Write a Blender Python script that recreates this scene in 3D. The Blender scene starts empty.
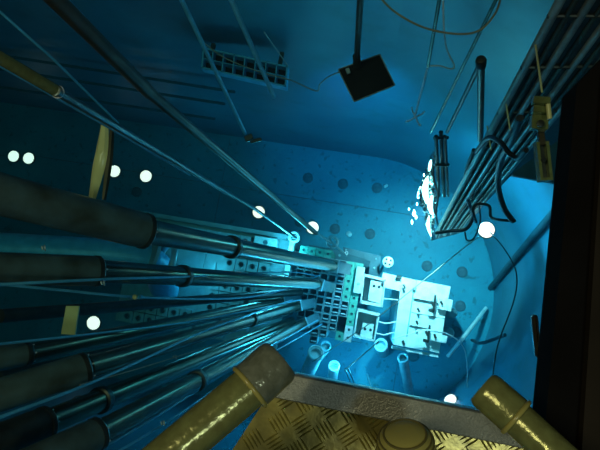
import bpy, bmesh, math, random
from mathutils import Vector, Matrix
random.seed(7)
SC = bpy.context.scene
COL = SC.collection
V = Vector
# ------------------------------------------------------------------ camera
F = 583.0
CZ = 7.2                       # camera height above the pool floor
down_c = V((57 / F, -62 / F, -1)).normalized()      # world "down" in camera axes
zc = -down_c
xc = (V((1, 0, 0)) - zc * zc.x).normalized()
yc = zc.cross(xc)
R = Matrix((xc, yc, zc))       # camera axes -> world axes
cam = bpy.data.cameras.new('camera'); cam.sensor_width = 36; cam.lens = F * 36 / 600
cam.clip_start = 0.05; cam.clip_end = 100
camo = bpy.data.objects.new('camera', cam); COL.objects.link(camo)
CAM = V((0, 0, CZ))
camo.matrix_world = Matrix.Translation(CAM) @ R.to_4x4()
SC.camera = camo

def Q(px, py, d):
    """place at sight line px,py and d metres below the eye"""
    r = R @ V(((px - 300) / F, -(py - 225) / F, -1))
    return CAM + r * (d / -r.z)

# ------------------------------------------------------------------ world, lights, exposure
SC.view_settings.view_transform = 'Standard'
SC.view_settings.look = 'None'
SC.view_settings.exposure = 0.0
SC.view_settings.gamma = 1
SC.view_settings.use_curve_mapping = False
w = bpy.data.worlds.new('hall'); SC.world = w; w.use_nodes = True
w.node_tree.nodes['Background'].inputs[0].default_value = (0.25, 0.55, 0.6, 1)
w.node_tree.nodes['Background'].inputs[1].default_value = 0.015

def aim(o, target):
    o.rotation_euler = (V(target) - o.location).to_track_quat('-Z', 'Y').to_euler()

def light(name, kind, loc, target, power, color, **kw):
    l = bpy.data.lights.new(name, kind); l.energy = power; l.color = color
    for k, v in kw.items(): setattr(l, k, v)
    o = bpy.data.objects.new(name, l); COL.objects.link(o); o.location = loc
    if target is not None: aim(o, target)
    return o
# submerged flood lamp hanging at the foot of the rack, shining on the experiment blocks
light('flood_lamp_light', 'SPOT', Q(424, 206, 4.75), Q(420, 310, 6.9), 430, (0.85, 0.92, 0.98), spot_size=math.radians(86), spot_blend=1.0, shadow_soft_size=0.05)
light('flood_lamp_spill', 'POINT', Q(418, 214, 4.9), None, 12, (0.12, 0.74, 0.95), shadow_soft_size=0.06)
light('flood_lamp_side', 'SPOT', Q(434, 206, 4.6), Q(540, 262, 6.0), 125, (0.12, 0.70, 1.0), spot_size=math.radians(150), spot_blend=1.0, shadow_soft_size=0.05)
# lamp under the black hood
light('hood_lamp_light', 'SPOT', Q(366, 84, 3.10), (0.03, 1.60, 1.20), 340, (0.05, 0.50, 1.0), spot_size=math.radians(42), spot_blend=1.0, shadow_soft_size=0.05)
# blue glow of the running core, between the fuel boxes
light('core_glow', 'POINT', Q(334, 300, 5.55), None, 7, (0.10, 0.6, 1.0), shadow_soft_size=0.25)
light('added_blue_fill', 'POINT', Q(352, 365, 6.2), None, 42, (0.10, 0.62, 1.0), shadow_soft_size=0.1)  # added fill lights without a fixture, brightening the cylinders and block grid
light('added_blue_fill', 'POINT', Q(290, 250, 5.95), None, 15, (0.15, 0.75, 1.0), shadow_soft_size=0.08)
light('added_blue_fill', 'POINT', Q(200, 268, 5.9), None, 5.5, (0.15, 0.75, 1.0), shadow_soft_size=0.08)
# hall lamps above the bridge
light('hall_lamp', 'AREA', (-2.2, 0.7, 10.6), (-0.4, -0.3, 5.5), 55, (1.0, 0.86, 0.48), shape='RECTANGLE', size=1.6, size_y=0.25)
light('hall_lamp', 'AREA', (1.2, -1.12, 10.6), (0.2, -0.3, 5.8), 34, (0.92, 1.0, 0.80), shape='RECTANGLE', size=0.9, size_y=0.3)

# ------------------------------------------------------------------ helpers
def mat(name, col, rough=0.5, metal=0.0, col2=None, scale=12, bump=0.0, emit=None, es=0, detail=6, contrast=(0.35, 0.65), spec=0.5):
    m = bpy.data.materials.new(name); m.use_nodes = True
    nt = m.node_tree; b = nt.nodes['Principled BSDF']
    b.inputs['Roughness'].default_value = rough; b.inputs['Metallic'].default_value = metal
    b.inputs['Specular IOR Level'].default_value = spec
    b.inputs['Base Color'].default_value = (*col, 1)
    if emit:
        b.inputs['Emission Color'].default_value = (*emit, 1); b.inputs['Emission Strength'].default_value = es
    tc = nt.nodes.new('ShaderNodeTexCoord')
    n = nt.nodes.new('ShaderNodeTexNoise'); n.inputs['Scale'].default_value = scale; n.inputs['Detail'].default_value = detail
    nt.links.new(tc.outputs['Object'], n.inputs['Vector'])
    cr = nt.nodes.new('ShaderNodeValToRGB'); e = cr.color_ramp.elements
    c2 = col2 or tuple(c * 0.7 for c in col)
    e[0].position = contrast[0]; e[0].color = (*c2, 1); e[1].position = contrast[1]; e[1].color = (*col, 1)
    nt.links.new(n.outputs['Fac'], cr.inputs['Fac']); nt.links.new(cr.outputs['Color'], b.inputs['Base Color'])
    if bump:
        bp = nt.nodes.new('ShaderNodeBump'); bp.inputs['Strength'].default_value = bump; bp.inputs['Distance'].default_value = 0.01
        nt.links.new(n.outputs['Fac'], bp.inputs['Height']); nt.links.new(bp.outputs['Normal'], b.inputs['Normal'])
    return m

M = {
 'floor': mat('painted_floor', (0.03, 0.32, 0.42), 0.6, 0, (0.02, 0.24, 0.33), 3, 0.05, contrast=(0.3, 0.7), detail=12),
 'wall': mat('liner_wall', (0.05, 0.25, 0.34), 0.42, 0, (0.04, 0.19, 0.28), 2.0, 0.03),
 'dark': mat('dark_metal', (0.055, 0.06, 0.05), 0.4, 0.5, (0.03, 0.032, 0.028), 20, 0.1),
 'black': mat('black_paint', (0.006, 0.006, 0.006), 0.9, 0, (0.004, 0.004, 0.004), 6, spec=0.05),
 'brownblack': mat('brown_black_paint', (0.022, 0.018, 0.013), 0.8, 0, (0.014, 0.012, 0.009), 5, spec=0.1),
 'steel': mat('tube_steel', (0.17, 0.125, 0.06), 0.25, 0.7, (0.07, 0.055, 0.035), 9, 0.06),
 'sleeve': mat('weathered_sleeve', (0.11, 0.19, 0.20), 0.30, 0.3, (0.06, 0.075, 0.06), 7, 0.1),
 'brass': mat('brown_pipe', (0.12, 0.09, 0.05), 0.34, 0.5, (0.07, 0.055, 0.03), 10, 0.05),
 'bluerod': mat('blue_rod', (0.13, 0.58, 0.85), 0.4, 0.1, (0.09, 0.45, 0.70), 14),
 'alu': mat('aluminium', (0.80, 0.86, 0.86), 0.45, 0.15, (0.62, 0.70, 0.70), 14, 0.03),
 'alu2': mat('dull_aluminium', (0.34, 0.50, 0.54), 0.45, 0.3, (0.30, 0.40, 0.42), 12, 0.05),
 'fuel': mat('fuel_box_metal', (0.22, 0.34, 0.38), 0.35, 0.4, (0.18, 0.26, 0.30), 25, 0.03),
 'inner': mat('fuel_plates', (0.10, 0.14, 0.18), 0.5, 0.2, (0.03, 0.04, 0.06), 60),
 'teal': mat('teal_block', (0.10, 0.45, 0.34), 0.55, 0.0, (0.08, 0.36, 0.28), 20),
 'hole': mat('dark_hole', (0.008, 0.012, 0.016), 0.8),
 'gridplate': mat('grid_plate', (0.05, 0.12, 0.15), 0.5, 0.3, (0.03, 0.08, 0.10), 8),
 'yellow': mat('yellow_gloss_paint', (0.42, 0.39, 0.11), 0.24, 0.0, (0.32, 0.30, 0.09), 6, 0.08),
 'yellowgrey': mat('worn_pipe_paint', (0.26, 0.30, 0.11), 0.2, 0.3, (0.20, 0.22, 0.08), 45, 0.2),
 'brace': mat('grey_frame_paint', (0.26, 0.30, 0.27), 0.28, 0.3, (0.20, 0.23, 0.21), 260, 0.35),
 'sleevegrey': mat('worn_sleeve_paint', (0.27, 0.31, 0.24), 0.2, 0.35, (0.19, 0.22, 0.16), 60, 0.25),
 'ridge': mat('ridge_olive', (0.14, 0.125, 0.035), 0.5),  # dark olive rings, darker than the cap so the ridges show
 'tread': mat('tread_plate', (0.36, 0.33, 0.09), 0.28, 0.45, (0.20, 0.19, 0.06), 22, 0.2),
 'streak': mat('pale_yellow', (0.9, 0.8, 0.35), 0.3, 0, (0.75, 0.66, 0.28), 5),  # pale yellow of the water reflections, shared by rods, nut and screw
 'hose': mat('black_hose', (0.02, 0.02, 0.02), 0.45),
 'cable': mat('grey_cable', (0.40, 0.40, 0.34), 0.5),
 'browncable': mat('brown_cable', (0.30, 0.20, 0.08), 0.5),
 'white': mat('white_cable', (0.8, 0.85, 0.88), 0.45),
 'lens': mat('reflection_glow', (0.9, 0.85, 0.8), 0.4, 0, (0.9, 0.85, 0.8), 5, emit=(1.0, 0.40, 0.30), es=4.6),  # glow of the discs that stand in for reflected hall lamps
 'foil': mat('crumpled_foil', (0.85, 0.9, 0.9), 0.2, 0.9, (0.6, 0.7, 0.7), 30),
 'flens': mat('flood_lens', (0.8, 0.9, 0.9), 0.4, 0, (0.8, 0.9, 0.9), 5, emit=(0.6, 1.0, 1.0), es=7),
 'plug': mat('floor_plug', (0.10, 0.17, 0.20), 0.7, 0, (0.06, 0.10, 0.13), 30),
 'ripplestreak': mat('ripple_streak', (0.05, 0.17, 0.22), 0.2, 0.3, (0.04, 0.12, 0.17), 5),
 'rack': mat('rack_metal', (0.42, 0.42, 0.34), 0.33, 0.5, (0.22, 0.23, 0.19), 10),
}

def speckle(m, scale, lo, hi, dark, strength):
    """small dirt spots on the painted liner"""
    nt = m.node_tree; b = nt.nodes['Principled BSDF']; src = b.inputs['Base Color'].links[0].from_socket
    tc = nt.nodes.new('ShaderNodeTexCoord'); n = nt.nodes.new('ShaderNodeTexNoise'); n.inputs['Scale'].default_value = scale; n.inputs['Detail'].default_value = 4
    nt.links.new(tc.outputs['Object'], n.inputs['Vector'])
    mr = nt.nodes.new('ShaderNodeMapRange'); mr.inputs[1].default_value = lo; mr.inputs[2].default_value = hi; mr.inputs[4].default_value = strength
    nt.links.new(n.outputs['Fac'], mr.inputs[0])
    mx = nt.nodes.new('ShaderNodeMix'); mx.data_type = 'RGBA'; mx.inputs[7].default_value = (*dark, 1)
    nt.links.new(mr.outputs[0], mx.inputs[0]); nt.links.new(src, mx.inputs[6]); nt.links.new(mx.outputs[2], b.inputs['Base Color'])
speckle(M['floor'], 14, 0.60, 0.68, (0.02, 0.10, 0.11), 0.7)
speckle(M['floor'], 45, 0.62, 0.68, (0.10, 0.42, 0.42), 0.6)
speckle(M['wall'], 4, 0.52, 0.75, (0.03, 0.13, 0.16), 0.7)

def wloc(o):
    p = V((0, 0, 0))
    while o is not None:
        p += o.location; o = o.parent
    return p

class MB:
    def __init__(s): s.bm = bmesh.new()
    def quad_loft(s, rings, close=True, cap=True):
        vr = [[s.bm.verts.new(p) for p in r] for r in rings]
        n = len(rings[0])
        for a, b in zip(vr, vr[1:]):
            for i in range(n if close else n - 1):
                j = (i + 1) % n
                s.bm.faces.new((a[i], a[j], b[j], b[i]))
        if cap:
            s.bm.faces.new(list(reversed(vr[0]))); s.bm.faces.new(vr[-1])
        return s
    def tube(s, pts, r, seg=14, cap=True):
        pts = [V(p) for p in pts]
        rs = r if isinstance(r, (list, tuple)) else [r] * len(pts)
        t0 = (pts[1] - pts[0]).normalized()
        up = V((0, 0, 1)) if abs(t0.z) < 0.9 else V((1, 0, 0))
        nx = t0.cross(up).normalized()
        rings = []
        for i, p in enumerate(pts):
            if i == 0: t = t0
            elif i == len(pts) - 1: t = (pts[i] - pts[i - 1]).normalized()
            else: t = ((pts[i + 1] - p).normalized() + (p - pts[i - 1]).normalized()).normalized()
            nx = (nx - t * nx.dot(t)).normalized()
            ny = t.cross(nx)
            rings.append([p + (nx * math.cos(a) + ny * math.sin(a)) * rs[i] for a in [2 * math.pi * k / seg for k in range(seg)]])
        return s.quad_loft(rings, cap=cap)
    def lathe(s, base, axis, prof, seg=24):
        """prof: list of (h, r) along axis"""
        ax = V(axis).normalized()
        up = V((0, 0, 1)) if abs(ax.z) < 0.9 else V((1, 0, 0))
        nx = ax.cross(up).normalized(); ny = ax.cross(nx)
        rings = [[V(base) + ax * h + (nx * math.cos(a) + ny * math.sin(a)) * max(r, 1e-4) for a in [2 * math.pi * k / seg for k in range(seg)]] for h, r in prof]
        return s.quad_loft(rings)
    def box(s, c, size, ang=0.0, bev=0.0):
        hx, hy, hz = [v / 2 for v in size]
        rot = Matrix.Rotation(ang, 3, 'Z')
        b2 = min(bev, hx * .9, hy * .9, hz * .9)
        def ring(z, i):
            a, b = hx - i, hy - i
            if b2 <= 0:
                pts = [(-a, -b), (a, -b), (a, b), (-a, b)]
            else:
                pts = [(-a + b2, -b), (a - b2, -b), (a, -b + b2), (a, b - b2), (a - b2, b), (-a + b2, b), (-a, b - b2), (-a, -b + b2)]
            return [V(c) + rot @ V((x, y, z)) for x, y in pts]
        if b2 > 0:
            rings = [ring(-hz, b2 * .7), ring(-hz + b2, 0), ring(hz - b2, 0), ring(hz, b2 * .7)]
        else:
            rings = [ring(-hz, 0), ring(hz, 0)]
        return s.quad_loft(rings)
    def prism(s, poly, z0, z1):
        """poly: list of world points (xy used), counterclockwise"""
        return s.quad_loft([[V((p[0], p[1], z0)) for p in poly], [V((p[0], p[1], z1)) for p in poly]])
    def sheet(s, poly, n, th):
        """flat polygon of world points thickened by th along n"""
        n = V(n).normalized()
        return s.quad_loft([[V(p) - n * th for p in poly], [V(p) for p in poly]])
    def ring_frame(s, c, out, inn, z0, z1, ang=0.0):
        rot = Matrix.Rotation(ang, 3, 'Z')
        def sq(h, z): return [V((c[0], c[1], 0)) + rot @ V((x * h[0], y * h[1], 0)) + V((0, 0, z)) for x, y in ((-1, -1), (1, -1), (1, 1), (-1, 1))]
        rings = [sq(out, z0), sq(out, z1), sq(inn, z1), sq(inn, z0)]
        vr = [[s.bm.verts.new(p) for p in r] for r in rings]
        vr.append(vr[0])
        for a, b in zip(vr, vr[1:]):
            for i in range(4): s.bm.faces.new((a[i], a[(i + 1) % 4], b[(i + 1) % 4], b[i]))
        return s
    def torus(s, c, axis, Rr, r, seg=28, seg2=10):
        ax = V(axis).normalized(); up = V((0, 0, 1)) if abs(ax.z) < 0.9 else V((1, 0, 0))
        nx = ax.cross(up).normalized(); ny = ax.cross(nx)
        vr = []
        for k in range(seg):
            a = 2 * math.pi * k / seg; d = nx * math.cos(a) + ny * math.sin(a)
            vr.append([s.bm.verts.new(V(c) + d * (Rr + r * math.cos(b)) + ax * r * math.sin(b)) for b in [2 * math.pi * j / seg2 for j in range(seg2)]])
        for k in range(seg):
            a, b = vr[k], vr[(k + 1) % seg]
            for j in range(seg2): s.bm.faces.new((a[j], a[(j + 1) % seg2], b[(j + 1) % seg2], b[j]))
        return s
    def build(s, name, m, parent=None, smooth=True):
        bmesh.ops.recalc_face_normals(s.bm, faces=s.bm.faces)
        me = bpy.data.meshes.new(name)
        if parent is None:
            c = sum((v.co for v in s.bm.verts), V()) / len(s.bm.verts); c = c.copy()
        else:
            c = wloc(parent)
        bmesh.ops.translate(s.bm, verts=s.bm.verts, vec=-c)
        s.bm.to_mesh(me); s.bm.free()
        me.materials.append(M[m] if isinstance(m, str) else m)
        if smooth:
            me.polygons.foreach_set('use_smooth', [True] * len(me.polygons))
            me.set_sharp_from_angle(angle=math.radians(40))
        o = bpy.data.objects.new(name, me); COL.objects.link(o)
        if parent is None: o.location = c
        else: o.parent = parent
        return o

def tag(o, label, cat, group=None):
    o['label'] = label; o['category'] = cat
    if group: o['group'] = group
    return o
def thing(name, loc, label, cat, group=None):
    o = bpy.data.objects.new(name, None); COL.objects.link(o); o.location = loc; o.empty_display_size = 0.05
    return tag(o, label, cat, group)
def struct(o):
    o['kind'] = 'structure'; return o
def smooth_pts(pts, n=8):
    P = [V(p) for p in pts]; P = [P[0] * 2 - P[1]] + P + [P[-1] * 2 - P[-2]]; out = []
    for i in range(1, len(P) - 2):
        for k in range(n):
            t = k / n; a, b, c, d = P[i - 1:i + 3]
            out.append(0.5 * ((2 * b) + (c - a) * t + (2 * a - 5 * b + 4 * c - d) * t * t + (3 * b - a - 3 * c + d) * t ** 3))
    out.append(P[-2]); return out
def QS(lst): return [Q(*p) for p in lst]
ANG = math.radians(-9.8)       # the pool's long axis against world x
ROT = Matrix.Rotation(ANG, 3, 'Z')
WORDS = ['first', 'second', 'third', 'fourth', 'fifth', 'sixth', 'seventh', 'eighth', 'ninth', 'tenth', 'eleventh', 'twelfth']

# ------------------------------------------------------------------ the pool
RAD = 1.63
LEN = 6.5
def stadium(r, n=40):
    pts = [V((r * math.sin(a), -r * math.cos(a), 0)) for a in [math.pi * k / n for k in range(n + 1)]]
    pts += [V((-LEN, r, 0)), V((-LEN, -r, 0))]
    return [ROT @ p for p in pts]
mb = MB(); mb.prism(stadium(RAD + 0.25), -0.25, 0.0); struct(mb.build('floor', 'floor', smooth=False))
inner, outer = stadium(RAD), stadium(RAD + 0.25)
n = len(inner)
def wallpart(idx, name):
    m_ = MB(); bm = m_.bm
    ring = lambda pts, z: [bm.verts.new(V((pts[i].x, pts[i].y, z))) for i in idx]
    a, b, c, d = ring(inner, 0), ring(inner, 6.05), ring(outer, 6.05), ring(outer, 0)
    for k in range(len(idx) - 1):
        for p, q in ((a, b), (b, c), (c, d), (d, a)): bm.faces.new((p[k], p[k + 1], q[k + 1], q[k]))
    bm.faces.new((a[0], b[0], c[0], d[0])); bm.faces.new((a[-1], b[-1], c[-1], d[-1]))
    return struct(m_.build(name, 'wall'))
wallpart(list(range(0, n - 2)), 'wall_right')
wallpart([n - 3, n - 2], 'wall_back')
wallpart([n - 2, n - 1], 'wall_left')
wallpart([n - 1, 0], 'wall_front')
# liner weld seams on the floor
mb = MB()
for (x0, y0, x1, y1) in ((-4.5, 0.98, 1.25, 0.98), (-1.9, -1.55, -1.9, 1.6), (0.62, -1.45, 0.62, -0.62)):
    a, b = ROT @ V((x0, y0, 0.001)), ROT @ V((x1, y1, 0.001))
    mb.tube([a, b], 0.004, 6)
struct(mb.build('trim_1', 'plug'))
# water body
wm = bpy.data.materials.new('pool_water'); wm.use_nodes = True; nt = wm.node_tree
nt.nodes.remove(nt.nodes['Principled BSDF'])
va = nt.nodes.new('ShaderNodeVolumeAbsorption'); va.inputs['Color'].default_value = (0.0, 0.76, 0.83, 1); va.inputs['Density'].default_value = 0.27
vs = nt.nodes.new('ShaderNodeVolumeScatter'); vs.inputs['Color'].default_value = (0.35, 0.75, 1.0, 1); vs.inputs['Density'].default_value = 0.02; vs.inputs['Anisotropy'].default_value = 0.3
ad = nt.nodes.new('ShaderNodeAddShader'); nt.links.new(va.outputs[0], ad.inputs[0]); nt.links.new(vs.outputs[0], ad.inputs[1])
nt.links.new(ad.outputs[0], nt.nodes['Material Output'].inputs['Volume'])
mb = MB(); mb.prism(stadium(RAD + 0.04), -0.02, CZ - 1.42); o = struct(mb.build('water', wm, smooth=False))

# ------------------------------------------------------------------ bridge
# dark horizontal girder on the right
t = thing('bridge_girder', Q(600, 260, 1.3), 'wide black painted bridge girder running down the right side', 'girder')
def slab(name, quad, d0, d1, m, par, bev=0):
    lo = [Q(x, y, d0) for x, y in quad]
    m_ = MB(); z1 = lo[0].z; z0 = z1 - (d1 - d0)
    m_.prism([(p.x, p.y) for p in lo], z0, z1)
    return m_.build(name, m, par)
slab('side_flange', [(577, 84), (630, 30), (620, 470), (541, 470)], 1.10, 1.18, 'black', t)
slab('top_face', [(606, 74), (760, -10), (760, 480), (580, 480)], 1.08, 1.14, 'brownblack', t)
mb = MB(); mb.box(Q(536, 336, 1.3), (0.012, 0.09, 0.02), 0.05, 0.004); mb.build('latch_plate', 'dark', t)

# tread plate
t = thing('tread_plate_platform', Q(370, 440, 1.35), 'yellow tread plate platform with grey edge bar between the handrails', 'platform')
pc = [(273, 388), (600, 448), (600, 560), (160, 560)]
pts = [Q(x, y, 1.36) for x, y in pc]
mb = MB(); mb.prism([(p.x, p.y) for p in pts], pts[0].z - 0.012, pts[0].z)
deck = mb.build('tread_plate', 'tread', t)
mb = MB(); zt = pts[0].z
a0 = math.radians(-10)
cell = 0.052
def inside(p):
    s_ = 0
    for i in range(4):
        a, b = pts[i], pts[(i + 1) % 4]
        cr = (b.x - a.x) * (p.y - a.y) - (b.y - a.y) * (p.x - a.x)
        s_ += 1 if cr > 0.012 * (b - a).length else -1 if cr < -0.012 * (b - a).length else 0
    return abs(s_) == 4
c0 = Q(370, 440, 1.36)
for i in range(-9, 12):
    for j in range(-9, 7):
        c = c0 + Matrix.Rotation(a0, 3, 'Z') @ V((i * cell, j * cell, 0))
        if not inside(c): continue
        ang = a0 + math.radians(42 if (i + j) % 2 else -48)
        d = V((math.cos(ang), math.sin(ang), 0)); nn = V((-d.y, d.x, 0))
        for k in range(5):
            q = c + nn * (k - 2) * 0.0092; q.z = zt
            L = 0.021
            if not inside(q): continue
            rows = []
            for tt, ww, hh in ((-1, 0.0006, 0.0), (-0.8, 0.0022, 0.0016), (-0.3, 0.003, 0.0042), (0.3, 0.003, 0.0042), (0.8, 0.0022, 0.0016), (1, 0.0006, 0.0)):
                cc = q + d * L * tt
                rows.append([cc - nn * ww - V((0, 0, .001)), cc + V((0, 0, hh)), cc + nn * ww - V((0, 0, .001))])
            mb.quad_loft(rows)
mb.build('raised_tread', 'tread', deck)
# grey edge bar
A_, B_ = Q(268, 381, 1.30), Q(600, 448, 1.30)
dirv = (B_ - A_).normalized(); nv = V((-dirv.y, dirv.x, 0))
wbar = 0.056
mb = MB(); mb.box((A_ + B_) / 2, ((B_ - A_).length, wbar, 0.05), math.atan2(dirv.y, dirv.x), 0.004)
mb.build('edge_bar', 'brace', t)
# handrails
def handrail(lbl, p_far, d_far, p_mid, d_mid, p_near, d_near, r, rs, mats):
    a, m_, b = Q(*p_far, d_far), Q(*p_mid, d_mid), Q(*p_near, d_near)
    t = thing('handrail', m_, lbl, 'handrail', 'pipe handrails of the bridge')
    ax = (a - m_).normalized(); L = (a - m_).length
    mb = MB(); mb.lathe(m_, ax, [(0, rs), (L - .012, rs), (L - .005, rs * .96), (L, rs * .86), (L + .001, 0.001)], 36)
    mb.build('end_sleeve', mats[1], t)
    mb = MB(); mb.tube([m_ + (b - m_).normalized() * -0.01, b], r, 36); mb.build('pipe', mats[0], t)
    mb = MB(); mb.torus(m_, ax, rs * .95, 0.0045, 40, 10); mb.build('weld_ring', 'yellow', t)
    return t
handrail('thick yellow-grey pipe handrail with sleeved end at left of platform', (281, 359), 1.02, (250, 387), 1.0, (96, 517), 0.92, 0.036, 0.0415, ('yellowgrey', 'sleevegrey'))
handrail('yellow-grey pipe handrail with sleeved end at right of platform', (482, 387), 1.05, (516, 417), 1.03, (612, 506), 0.96, 0.029, 0.0335, ('yellowgrey', 'yellowgrey'))
t = thing('rail_post', Q(406, 470, 1.1), 'yellow rounded post cap with grooves in middle of platform', 'post')
ax = (Q(404, 420, 1.08) - Q(408, 482, 1.15)).normalized()
bs = Q(408, 482, 1.15)
mb = MB(); prof = []
for k in range(0, 8): prof.append((0.02 * k * .65, 0.0535 - 0.0012 * (k % 2)))
for k in range(1, 9):
    a = k / 8 * math.pi / 2; prof.append((0.091 + 0.030 * math.sin(a), 0.052 * math.cos(a) ** .7 if k < 8 else 0.001))
mb.lathe(bs, ax, prof, 40); mb.build('post_cap', 'yellow', t)
for h, r in ((0.05, 0.0535), (0.075, 0.0535), (0.098, 0.0505), (0.106, 0.0465), (0.1145, 0.038)):
    mb = MB(); mb.torus(bs + ax * h, ax, r, 0.0022, 40, 8); mb.build('ridge', 'ridge', t)
mb = MB(); mb.tube([bs + V((0, 0, -0.03)), V((bs.x, bs.y, CZ - 1.36))], 0.03, 24); mb.build('post_tube', 'yellow', t)

# ------------------------------------------------------------------ upright beam tubes and sleeves on the left
def bolts(par, c, ax, r, n=5, br=0.004, m='white'):
    ax = V(ax).normalized(); up = V((0, 0, 1)) if abs(ax.z) < .9 else V((1, 0, 0)); nx = ax.cross(up).normalized(); ny = ax.cross(nx)
    for k in range(n):
        a = 2 * math.pi * k / n + 0.4
        mb = MB(); p = c + (nx * math.cos(a) + ny * math.sin(a)) * r
        mb.lathe(p - ax * br, ax, [(0, br * .8), (br * 1.6, br * .8), (br * 2, br * .4)], 8); mb.build('bolt', m, par)
def beam_tube(lbl, p0, p1, p2, r0, r1, sq=None, mats=('sleeve', 'steel'), collar=None, name='beam_tube'):
    """wide sleeve p0-p1, slimmer tube p1-p2, both seen in the photo; sq: square foot at the core end"""
    a, b, c = Q(*p0), Q(*p1), Q(*p2)
    t = thing(name, c, lbl, 'tube', 'tubes slanting down to the core')
    if r0:
        ax = (b - a).normalized()
        mb = MB(); mb.tube([a, b - ax * .03, b], [r0, r0, r0 * .97], 28); mb.build('sleeve', mats[0], t)
        mb = MB(); mb.lathe(b - ax * 0.012, ax, [(0, r0 * 1.03), (0.018, r0 * 1.03), (0.026, r0 * .9)], 28); fl = mb.build('flange', 'dark', t)
        bolts(fl, b + ax * 0.02, ax, r0 * .82, 6, 0.004)
    mb = MB(); mb.tube([b, c], r1, 24); mb.build('pipe', mats[1], t)
    d = (c - b).normalized()
    if collar:
        for f in collar:
            p = b.lerp(c, f); mb = MB(); mb.lathe(p - d * .02, d, [(0, r1 * 1.05), (.004, r1 * 1.22), (.036, r1 * 1.22), (.04, r1 * 1.05)], 24); cl = mb.build('collar', 'dark', t)
            mb = MB(); mb.box(p + V((0, 0, r1 * 1.2)), (.022, .03, .022), 0.5, .003); mb.build('clamp_lug', 'dark', cl)
    if sq:
        e = Q(*sq)
        ax = (e - c).normalized(); L = (e - c).length; s_ = r1 * .98
        up = V((0, 0, 1)); nx = ax.cross(up).normalized(); ny = ax.cross(nx)
        def rect(h, k): return [c + ax * h + (nx * x + ny * y) * s_ * k for x, y in ((-1, -1), (1, -1), (1, 1), (-1, 1))]
        mb = MB(); mb.quad_loft([rect(0, 1), rect(L, 1)]); mb.build('square_foot', 'fuel', t)
        mb = MB(); mb.quad_loft([rect(-.022, 1.2), rect(.0, 1.2)]); mb.build('end_plate', 'white', t)
    return t
beam_tube('thickest tube, blue-grey sleeve ending above the curved pipe elbow', (-40, 184, 1.78), (145, 231, 2.35), (333, 266, 5.6), 0.074, 0.054, (346, 269, 5.85), collar=[0.27])
beam_tube('dark tube directly below the thickest one, gleaming over the block grid', (-40, 268, 2.0), (97, 271, 2.4), (318, 284, 5.6), 0.064, 0.050, (330, 287, 5.9), mats=('sleeve', 'steel'), collar=[0.22])
beam_tube('dark tube with short blue-lit sleeve, third below the thickest', (-40, 362, 2.1), (27, 354, 2.3), (281, 301, 5.6), 0.047, 0.042, (298, 298, 5.9), mats=('sleeve', 'steel'))
beam_tube('dark tube with long bolted sleeve, fourth below the thickest', (-40, 408, 2.0), (85, 368, 2.3), (297, 306, 5.6), 0.062, 0.046, (312, 303, 5.9), mats=('sleeve', 'steel'), collar=[0.6])
beam_tube('dark tube with brass ring joint, fifth below the thickest', (-40, 457, 1.8), (45, 423, 2.1), (291, 322, 5.7), 0.060, 0.047, None, mats=('dark', 'steel'), collar=[0.1])
beam_tube('lowest tube with clamp, its pale end nearest the short white cylinder', (20, 470, 1.8), (97, 434, 2.05), (303, 324, 5.55), 0.058, 0.045, (316, 318, 5.9), mats=('sleeve', 'steel'), collar=[0.26])
beam_tube('unlit dark tube lying between second and third bright tubes', (-40, 318, 2.6), (0, 316, 2.7), (300, 292, 5.8), None, 0.034, None, mats=('dark', 'dark'))
beam_tube('dark slim tube passing beneath the fourth slanting tube', (-40, 385, 2.9), (0, 378, 3.0), (290, 312, 5.9), None, 0.036, None, mats=('dark', 'dark'))

# brass ring at the joint of the fifth tube
def rod(name, lbl, pts, r, m, cat='rod', group=None, sm=False, seg=10):
    P = QS(pts)
    if sm: P = smooth_pts(P)
    mb = MB(); mb.tube(P, r, seg)
    return tag(mb.build(name, m), lbl, cat, group)
pa, pb = Q(45, 423, 2.1), Q(291, 322, 5.7)
pr = pa.lerp(pb, 0.022 * 2); mb = MB(); mb.torus(Q(80, 408, 2.44), (pb - pa), 0.0505, 0.0022, 32, 8)
tag(mb.build('clip_ring', 'brass'), 'thin brass ring clipped around the fifth slanting tube', 'ring')

# long slim pipes from the upper left corner
t = thing('long_pipe', Q(313, 230, 5.3), 'long brown pipe from top left corner to the round disc beside the core', 'pipe')
mb = MB(); mb.tube(QS([(42, -14, 1.25), (150, 93, 1.9)]), 0.0235, 20); mb.build('upper_pipe', 'brass', t)
mb = MB(); mb.tube(QS([(150, 93, 1.9), (316, 233, 5.3)]), 0.0205, 20); mb.build('lower_pipe', 'brass', t)
mb = MB(); mb.tube(QS([(315, 232, 5.25), (334, 244, 5.7), (344, 253, 5.95)]), 0.011, 12); mb.build('tip_rod', 'alu2', t)
t = thing('long_pipe', Q(258, 212, 5.0), 'slim pipe with olive upper sleeve entering at left edge above the round discs', 'pipe')
mb = MB(); mb.tube(QS([(-20, 46, 1.3), (58, 92, 1.55)]), 0.0175, 18); mb.build('sleeve', 'yellowgrey', t)
mb = MB(); mb.tube(QS([(56, 91, 1.53), (255, 209, 4.7), (296, 238, 6.0)]), 0.0135, 14); mb.build('pipe', 'sleeve', t)
mb = MB(); mb.torus(Q(58, 92, 1.55), Q(255, 209, 4.7) - Q(58, 92, 1.55), 0.0165, 0.003); mb.build('joint_ring', 'alu', t)
rod('thin_rod', 'thin blue rod running just below the olive sleeved pipe', [(-10, 60, 1.55), (110, 128, 2.1), (190, 175, 2.9)], 0.0055, 'bluerod')
rod('thin_rod', 'thin blue rod crossing the dark upper left from the edge', [(-10, 3, 1.9), (52, 58, 2.2), (118, 123, 2.7)], 0.0055, 'bluerod')
rod('thin_rod', 'short thin blue rod beside the brown pipe at top edge', [(60, -8, 1.9), (112, 47, 2.3)], 0.0075, 'bluerod')
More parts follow.
